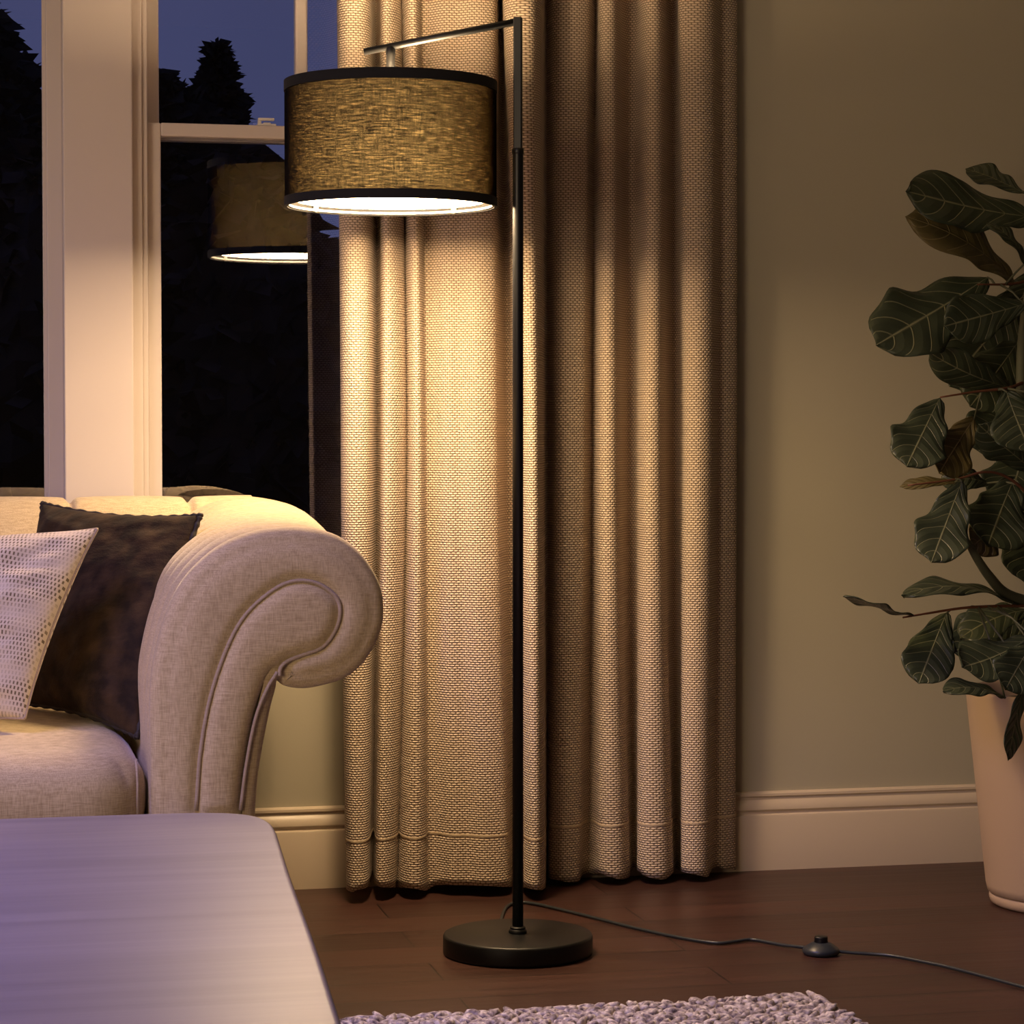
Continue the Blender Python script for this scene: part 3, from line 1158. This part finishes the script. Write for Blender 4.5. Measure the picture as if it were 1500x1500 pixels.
LX, LY = .957, 4.234
SX, SY = .7455, 4.311                                 # shade centre
LAMP = thing('floor_lamp', 'tall black arc floor lamp with a lit black drum shade in front of the curtain', 'lamp', (LX, LY, 0))
base = hard(lathe('base', [(0, 0), (.1285, 0), (.1315, .002), (.132, .006), (.132, .0300), (.1305, .0335), (.1275, .0350), (0, .0352)], LX, LY, M['black'], LAMP, 96), 50)
hard(lathe('collar', [(.0095, .035), (.0155, .035), (.0162, .0375), (.0155, .041), (.0135, .0425), (.0140, .0455), (.0115, .0475), (.0095, .0475)], LX, LY, M['black'], base, 32), 50)
lathe('lower_pole', [(0, .036), (.0097, .036), (.0094, 1.404), (.0094, 1.409), (0, 1.409)], LX, LY, M['black'], LAMP, 24)
lathe('coupling', [(.0090, 1.402), (.0103, 1.403), (.0103, 1.411), (.0085, 1.413)], LX, LY, M['black'], LAMP, 24)
# upper pole and arm: square tube meeting in a mitre


def square_bar(name, p0, p1, w, parent, side):
    p0, p1 = Vector(p0), Vector(p1)
    t = (p1 - p0).normalized()
    a = Vector(side).normalized()
    a = (a - t * a.dot(t)).normalized()
    b = t.cross(a)
    V = []
    for p in (p0, p1):
        for sa, sb in ((1, 1), (-1, 1), (-1, -1), (1, -1)):
            V.append(p + a * sa * w / 2 + b * sb * w / 2)
    o = mesh(name, V, [(0, 1, 2, 3), (7, 6, 5, 4), (0, 4, 5, 1), (1, 5, 6, 2), (2, 6, 7, 3), (3, 7, 4, 0)], M['black'], parent, smooth=False)
    bevel(o, .0018, 2)
    return o


adir = Vector((SX - LX, SY - LY, 0)).normalized()
side = adir.cross(Vector((0, 0, 1)))
square_bar('upper_pole', (LX, LY, 1.405), (LX, LY, 1.6395), .0148, LAMP, side)
a0 = Vector((LX, LY, 1.6335)) - adir * .006
hs = (Vector((SX, SY, 0)) - Vector((LX, LY, 0))).length
slope = (1.5935 - 1.6335) / hs
a1 = Vector((LX, LY, 1.6335)) + adir * (hs + .047) + Vector((0, 0, slope * (hs + .047)))
tube('arm', [a0, (a0 + a1) / 2, a1], .0062, M['black'], LAMP, 16)
ST, SB, SR = 1.530, 1.3135, .1860
stem = lathe('stem', [(0, ST - .012), (.0078, ST - .012), (.0078, 1.578), (.0085, 1.579), (.0085, 1.590), (.006, 1.594), (0, 1.594)], SX, SY, M['black'], LAMP, 20)
# shade: outer cloth shell
seg = 160
V, F, UV = [], [], []
for r in (SR, SR - .0024):
    for z in np.linspace(SB + .001, ST - .001, 12):
        for k in range(seg):
            a = 2 * PI * k / seg
            V.append((SX + r * math.cos(a), SY + r * math.sin(a), z))
            UV.append(((a if k <= seg // 2 else 2 * PI - a) * SR, z))
for q in range(2):
    for i in range(11):
        for k in range(seg):
            a, b = (q * 12 + i) * seg + k, (q * 12 + i) * seg + (k + 1) % seg
            F.append((a, b, b + seg, a + seg) if q == 0 else (a, a + seg, b + seg, b))
for i, fl in ((0, 1), (11, 0)):
    for k in range(seg):
        a, b = i * seg + k, i * seg + (k + 1) % seg
        c, d = a + 12 * seg, b + 12 * seg
        F.append((a, c, d, b) if fl else (a, b, d, c))
shade = mesh('lamp_shade', V, F, M['shade'], LAMP, uv=UV)
hard(shade, 60)


def ring_band(name, r0, r1, z0, z1, mat):
    return hard(lathe(name, [(r0, z0), (r1, z0), (r1, z1), (r0, z1), (r0, z0)], SX, SY, mat, shade, 128), 40)


ring_band('trim_band', SR - .0045, SR + .0010, ST - .0165, ST + .001, M['band'])
ring_band('trim_band', SR - .0045, SR + .0010, SB - .001, SB + .0150, M['band'])
lathe('liner', [(SR - .0052, SB + .012), (SR - .0052, ST - .014)], SX, SY, M['liner'], shade, 96)
lathe('diffuser', [(0, SB + .0150), (.1660, SB + .0150), (.1690, SB + .0135), (.1690, SB + .0105), (.1660, SB + .0095), (0, SB + .0085)], SX, SY, M['diffuser'], shade, 96)
rv, rf = [], []
for k in range(97):
    a = 2 * PI * k / 96
    rv.append((SX + (SR - .0068) * math.cos(a), SY + (SR - .0068) * math.sin(a), SB + .0035))
v_, f_ = tube_geo(rv, .0022, 8, False)
ringo = mesh('wire_ring', v_, f_, M['ring'], shade)
for k in range(4):
    a = math.radians(40 + 90 * k)
    c = Vector((SX + (SR - .009) * math.cos(a), SY + (SR - .009) * math.sin(a), SB + .005))
    lathe('clip', [(0, c.z - .005), (.0042, c.z - .004), (.0048, c.z), (.0042, c.z + .006), (0, c.z + .007)], c.x, c.y, M['ring'], ringo, 12)
# spider carrying the shade, socket and bulb inside
for k in range(3):
    a = math.radians(30 + 120 * k)
    tube('spider_arm', [(SX, SY, ST - .010), (SX + (SR - .004) * math.cos(a), SY + (SR - .004) * math.sin(a), ST - .010)], .0018, M['black'], shade, 8)
lathe('socket', [(0, ST - .012), (.011, ST - .012), (.011, ST - .034), (.005, ST - .036), (.005, SB + .068), (0, SB + .068)], SX, SY, M['black'], LAMP, 20)
for bz, w_ in ((ST - .062, 36), (SB + .048, 42)):     # twin bulbs, one above the other
    lathe('bulb', [(0, bz + .030), (.012, bz + .029), (.022, bz + .018), (.026, bz), (.022, bz - .014), (.012, bz - .022), (0, bz - .024)], SX, SY, M['bulb'], LAMP, 24)
    l = bpy.data.lights.new('bulb_light', 'POINT')
    l.energy = w_
    l.color = (1.0, .68, .37)
    l.shadow_soft_size = .040
    o = bpy.data.objects.new('bulb_light', l)
    C.objects.link(o)
    o.parent = LAMP
    o.location = (SX - LX, SY - LY, bz)
# cord and its foot switch
cp = catmull([(.957, 4.362, .010), (.985, 4.50, .004), (1.03, 4.64, .004), (1.075, 4.655, .004), (1.144, 4.525, .004), (1.21, 4.38, .004), (1.271, 4.271, .004), (1.318, 4.218, .004), (1.352, 4.222, .004),
              (1.387, 4.233, .004), (1.412, 4.20, .004), (1.432, 4.165, .005), (1.472, 4.107, .009), (1.52, 4.085, .005), (1.579, 4.054, .004), (1.62, 3.99, .004), (1.652, 3.926, .004), (1.708, 3.771, .004),
              (1.80, 3.5, .004), (2.2, 3.2, .004)], 6)
cord = tube('power_cord', cp, .0032, M['cord'], LAMP, 8)
sw = hard(lathe('foot_switch', [(0, .001), (.030, .001), (.0325, .004), (.0330, .008), (.030, .012), (.018, .020), (.0135, .022), (.0125, .022)], 1.474, 4.104, M['cord'], cord, 32), 60)
hard(lathe('switch_button', [(.0118, .018), (.0118, .0305), (.0105, .032), (0, .0325)], 1.474, 4.104, M['black'], sw, 24), 40)

# ------------------------------------------------------------------ potted plant
M['pot'] = m_paint('pale_terracotta_glaze', (.50, .365, .25), .5, 60, .05, .04)
M['soil'] = m_paint('dark_soil', (.030, .018, .012), .95, 90, .8, .4)
M['stem'] = m_paint('green_brown_bark', (.085, .090, .055), .7, 90, .4, .3)
M['twig'] = m_paint('red_brown_twig', (.16, .060, .032), .6, 90, .3, .3)


def m_leaf(name, c_dark, c_light, vein):
    k = NT(name)
    tcn = k.n('ShaderNodeTexCoord')
    sp = k.n('ShaderNodeSeparateXYZ')
    k.t.links.new(tcn.outputs['UV'], sp.inputs[0])
    u = k.math('ABSOLUTE', k.math('MULTIPLY', k.math('SUBTRACT', sp.outputs['X'], .5), 2.0))
    v = sp.outputs['Y']
    t = k.math('MULTIPLY', k.math('SUBTRACT', v, k.math('MULTIPLY', k.math('POWER', u, 1.35), .26)), 6.5)
    d = k.math('ABSOLUTE', k.math('SUBTRACT', k.math('FRACT', t), .5))
    lat = k.math('SUBTRACT', 1.0, k.math('MINIMUM', k.math('DIVIDE', d, .055), 1.0))
    lat = k.math('MULTIPLY', lat, k.math('LESS_THAN', u, .88))
    mid = k.math('SUBTRACT', 1.0, k.math('MINIMUM', k.math('DIVIDE', u, .045), 1.0))
    vn = k.math('MAXIMUM', lat, mid)
    nz_ = k.noise(k.coord('Object'), 16, 3)
    c = k.mix(nz_, c_dark, c_light)
    c = k.mix(k.math('MULTIPLY', vn, .8), c, vein)
    puff = k.math('POWER', k.math('MULTIPLY', d, 2.0), .5)
    h = k.math('SUBTRACT', k.math('MULTIPLY', k.math('SUBTRACT', 1.0, puff), -.0), k.math('ADD', k.math('MULTIPLY', k.math('SUBTRACT', .5, d), .9), k.math('MULTIPLY', vn, -.35)))
    k.pbr(c, .38, k.bump(h, .6, .006), spec=.32)
    return k.m


M['leaf_green'] = m_leaf('dark_green_fig_leaf', (.021, .031, .020), (.058, .070, .038), (.27, .27, .15))
M['leaf_olive'] = m_leaf('olive_fig_leaf_underside', (.085, .072, .028), (.17, .135, .055), (.36, .29, .14))

PX, PY = 2.099, 4.44
PLANT = thing('potted_fig_tree', 'fiddle-leaf fig tree in a pale terracotta-pink pot at the right, by the olive wall', 'plant', (PX, PY, 0))
pot = hard(lathe('pot', [(0, 0), (.140, 0), (.147, .004), (.1495, .012), (.1490, .020), (.1465, .0225), (.1530, .026), (.1560, .040), (.1960, .404), (.1985, .412), (.1980, .418), (.1935, .419),
                         (.1880, .414), (.1850, .395), (.1700, .37)], PX, PY, M['pot'], PLANT, 96), 50)
lathe('soil', [(.1835, .372), (.178, .388), (.12, .397), (.05, .402), (0, .404)], PX, PY, M['soil'], PLANT, 48)
LEAVES = [
    ((2.023, 4.432, 1.329), (1.739, 4.344, 1.382), 0.15, (-0.14, -0.84, 0.53), 0, -0.02, 0.1),
    ((2.053, 4.561, 1.388), (1.959, 4.625, 1.449), 0.07, (0.03, -0.84, 0.55), 0, 0.0, 0.2),
    ((2.001, 4.484, 1.205), (1.751, 4.36, 1.331), 0.125, (0.36, -0.84, 0.4), 1, 0.015, 0.25),
    ((1.98, 4.387, 1.234), (1.908, 4.386, 1.318), 0.055, (0.7, -0.68, 0.22), 0, 0.01, 0.1),
    ((1.931, 4.449, 1.215), (1.675, 4.348, 1.096), 0.172, (-0.4, -0.87, 0.28), 0, -0.02, 0.12),
    ((1.978, 4.385, 1.16), (1.805, 4.34, 1.119), 0.112, (-0.22, -0.97, 0.13), 0, -0.01, 0.15),
    ((1.991, 4.479, 1.003), (1.805, 4.42, 1.057), 0.085, (-0.07, -0.8, -0.59), 0, 0.01, 0.1),
    ((2.058, 4.593, 1.178), (1.897, 4.541, 1.014), 0.17, (-0.21, -0.95, 0.23), 0, 0, 0.1),
    ((1.819, 4.414, 0.983), (1.724, 4.329, 0.863), 0.125, (-0.31, -0.94, 0.13), 0, -0.012, 0.15),
    ((1.915, 4.473, 0.944), (1.825, 4.408, 0.843), 0.105, (-0.02, -1.0, 0.03), 1, -0.01, 0.1),
    ((1.95, 4.406, 0.996), (1.963, 4.317, 0.889), 0.14, (-0.12, -0.98, 0.13), 0, -0.01, 0.15),
    ((2.026, 4.445, 0.842), (1.887, 4.376, 0.923), 0.085, (-0.2, -0.9, -0.37), 0, 0, 0.1),
    ((1.849, 4.402, 0.822), (1.738, 4.406, 0.82), 0.03, (-0.18, -0.81, 0.56), 1, 0.004, 0.2),
    ((1.843, 4.362, 0.827), (1.75, 4.276, 0.687), 0.118, (-0.3, -0.89, 0.33), 0, -0.015, 0.15),
    ((1.955, 4.501, 0.817), (1.856, 4.493, 0.824), 0.07, (-0.18, -0.81, 0.56), 0, 0.012, 0.1),
    ((1.989, 4.453, 0.829), (1.912, 4.384, 0.706), 0.15, (-0.12, -0.98, 0.13), 0, -0.01, 0.12),
    ((2.003, 4.509, 0.75), (1.913, 4.465, 0.697), 0.095, (-0.22, -0.96, -0.16), 1, 0, 0.1),
    ((1.736, 4.336, 0.575), (1.589, 4.299, 0.632), 0.085, (-0.35, -0.05, 0.94), 0, -0.008, 0.05),
    ((1.982, 4.415, 0.586), (1.717, 4.323, 0.641), 0.09, (0.03, -0.32, 0.95), 0, 0.016, 0.1),
    ((1.821, 4.379, 0.578), (1.735, 4.292, 0.461), 0.112, (-0.31, -0.94, 0.13), 0, -0.012, 0.15),
    ((2.049, 4.512, 0.557), (1.878, 4.466, 0.499), 0.13, (-0.2, -0.91, 0.35), 0, 0, 0.1),
    ((2.026, 4.456, 0.573), (1.863, 4.409, 0.537), 0.1, (-0.14, -0.61, 0.78), 0, 0.01, 0.1),
    ((1.954, 4.307, 0.531), (1.802, 4.247, 0.497), 0.115, (-0.39, -0.77, 0.51), 0, -0.02, 0.15),
    ((1.951, 4.266, 0.535), (1.876, 4.219, 0.448), 0.1, (0.0, -0.97, 0.24), 0, -0.01, 0.15),
    ((1.904, 4.294, 0.423), (1.764, 4.244, 0.456), 0.07, (0.02, -0.41, 0.91), 0, 0.008, 0.1),
    ((1.932, 4.268, 0.452), (1.887, 4.211, 0.316), 0.06, (0.54, -0.84, 0.02), 0, -0.01, 0.1),
    ((2.04, 4.553, 1.095), (1.923, 4.493, 0.971), 0.14, (-0.02, -0.99, 0.13), 0, 0, 0.1),
    ((2.073, 4.582, 0.961), (1.943, 4.547, 0.894), 0.13, (-0.21, -0.95, 0.23), 0, 0, 0.1),
    ((2.073, 4.58, 0.907), (2.011, 4.528, 0.767), 0.15, (-0.22, -0.97, 0.13), 0, 0, 0.1),
    ((2.068, 4.536, 0.78), (2.028, 4.478, 0.629), 0.13, (-0.12, -0.98, 0.13), 0, 0, 0.1),
    ((2.094, 4.618, 1.234), (2.03, 4.576, 1.096), 0.13, (-0.12, -0.98, 0.13), 0, 0, 0.1),
    ((2.096, 4.466, 1.317), (2.255, 4.33, 1.374), 0.15, (-0.23, -0.59, 0.77), 0, -0.02, 0.1),
    ((2.108, 4.46, 1.198), (2.254, 4.271, 1.126), 0.17, (0.0, -0.94, 0.34), 0, -0.02, 0.1),
    ((2.097, 4.47, 1.423), (2.089, 4.426, 1.575), 0.14, (-0.1, -0.93, 0.35), 0, -0.02, 0.1),
    ((2.028, 4.38, 1.348), (2.035, 4.219, 1.184), 0.15, (-0.1, -0.93, 0.35), 0, -0.02, 0.1),
    ((2.133, 4.448, 1.013), (2.29, 4.307, 0.934), 0.16, (0.0, -0.94, 0.34), 0, -0.02, 0.1),
    ((2.028, 4.315, 0.959), (1.998, 4.163, 0.81), 0.15, (-0.2, -0.91, 0.35), 0, -0.02, 0.1),
    ((2.144, 4.439, 0.828), (2.301, 4.298, 0.753), 0.16, (0.03, -0.88, 0.47), 0, -0.02, 0.1),
    ((2.039, 4.305, 0.729), (2.08, 4.189, 0.608), 0.14, (-0.1, -0.93, 0.35), 0, -0.02, 0.1),
    ((2.142, 4.431, 0.59), (2.274, 4.297, 0.545), 0.15, (-0.08, -0.83, 0.56), 0, -0.02, 0.1),
    ((2.187, 4.595, 1.166), (2.358, 4.611, 1.265), 0.15, (-0.2, -0.88, 0.44), 0, -0.02, 0.1),
]
TRUNK = [(2.102, 4.454, 0.41), (2.089, 4.46, 0.509), (2.061, 4.473, 0.695), (2.027, 4.488, 0.907), (2.021, 4.495, 1.067), (2.042, 4.496, 1.226), (2.079, 4.493, 1.372), (2.106, 4.49, 1.465)]
BRANCH = [(1.837, 4.319, 0.712), (1.859, 4.333, 0.684), (1.9, 4.364, 0.644), (1.96, 4.41, 0.605), (2.08, 4.465, 0.573)]
TWIGS = [
    [(1.71, 4.322, 0.573), (1.771, 4.349, 0.578), (1.862, 4.37, 0.586), (1.996, 4.422, 0.583), (2.084, 4.464, 0.573)],
    [(1.743, 4.384, 0.817), (1.839, 4.384, 0.828), (1.897, 4.392, 0.841), (1.948, 4.411, 0.834), (1.998, 4.429, 0.805), (2.052, 4.477, 0.761)],
    [(1.819, 4.414, 0.983), (1.898, 4.428, 0.994), (1.968, 4.443, 1.001), (2.025, 4.492, 1.014)],
    [(1.89, 4.406, 1.197), (1.975, 4.448, 1.201), (2.042, 4.495, 1.213)],
    [(1.921, 4.444, 1.312), (2.01, 4.465, 1.326), (2.066, 4.494, 1.319)],
]



def stemtube(name, pts, r0, r1, mat):
    c = catmull(pts, 6)
    n = len(c)
    return tube(name, c, [r0 + (r1 - r0) * i / (n - 1) for i in range(n)], mat, PLANT, 10), c


anchors = []
_, c = stemtube('trunk', TRUNK, .0145, .007, M['stem'])
anchors += c
_, c = stemtube('branch', BRANCH[::-1], .012, .0065, M['stem'])
anchors += c
for t in TWIGS:
    _, c = stemtube('twig', t[::-1], .0036, .0016, M['twig'])
    anchors += c
anchors = [Vector(a) for a in anchors]


def leaf(base, tip, w, nrm, kind, bend, cup, seed):
    rnd = random.Random(seed)
    b, t = Vector(base), Vector(tip)
    L = (t - b).length
    ax = (t - b).normalized()
    n = Vector(nrm)
    n = (n - ax * n.dot(ax)).normalized()
    s = ax.cross(n)
    nv, nu = 30, 14
    ph = rnd.uniform(0, 6)
    V, UV, F = [], [], []
    for j in range(nv + 1):
        v = j / nv
        # fiddle outline: narrow waist, broad blunt end
        a_ = min(1, v / .66)
        half = w / 2 * math.sqrt(max(0, 1 - (1 - a_) ** 2.2)) * (.60 + .40 * a_ * a_)
        if v > .66:
            half *= max(0, 1 - ((v - .66) / .34) ** 2.3) ** .5
        half *= 1 + .03 * math.sin(20 * v + ph)
        c = b + ax * (L * v) + n * (bend * 4 * v * (1 - v) - .10 * L * v ** 3)
        for i in range(nu + 1):
            u = -1 + 2 * i / nu
            e = 1 + .05 * math.sin(17 * v + ph + (2 if u > 0 else 0)) * abs(u)
            wav = (.045 * w) * math.sin(14 * v + ph * 2 + (1.7 if u > 0 else 0)) * u * u
            x = u * half * e
            p = c + s * x * (1 - .1 * abs(u)) + n * (cup * abs(x) + wav - .22 * w * u * u * cup)
            p -= ax * (.035 * L * u * u * v)
            V.append(p)
            UV.append(((u + 1) / 2, v))
    for j in range(nv):
        for i in range(nu):
            a = j * (nu + 1) + i
            F.append((a, a + 1, a + nu + 2, a + nu + 1))
    o = mesh('leaf', V, F, M['leaf_olive' if kind else 'leaf_green'], PLANT, uv=UV)
    m = o.modifiers.new('leaf_thickness', 'SOLIDIFY')
    m.thickness = .0012
    # leaf stalk back to the nearest wood
    q = min(anchors, key=lambda p: (p - b).length)
    d = (q - b).length
    if .004 < d:
        mid_ = (q + b) / 2 + Vector((0, 0, .06 * d))
        sv, sf = tube_geo([b + ax * .004, mid_, q], [.0018, .0020, .0026], 8)
        mesh('leaf_stalk', sv, sf, M['stem'], o)
    return o


for i, lf in enumerate(LEAVES):
    leaf(*lf, seed=i)
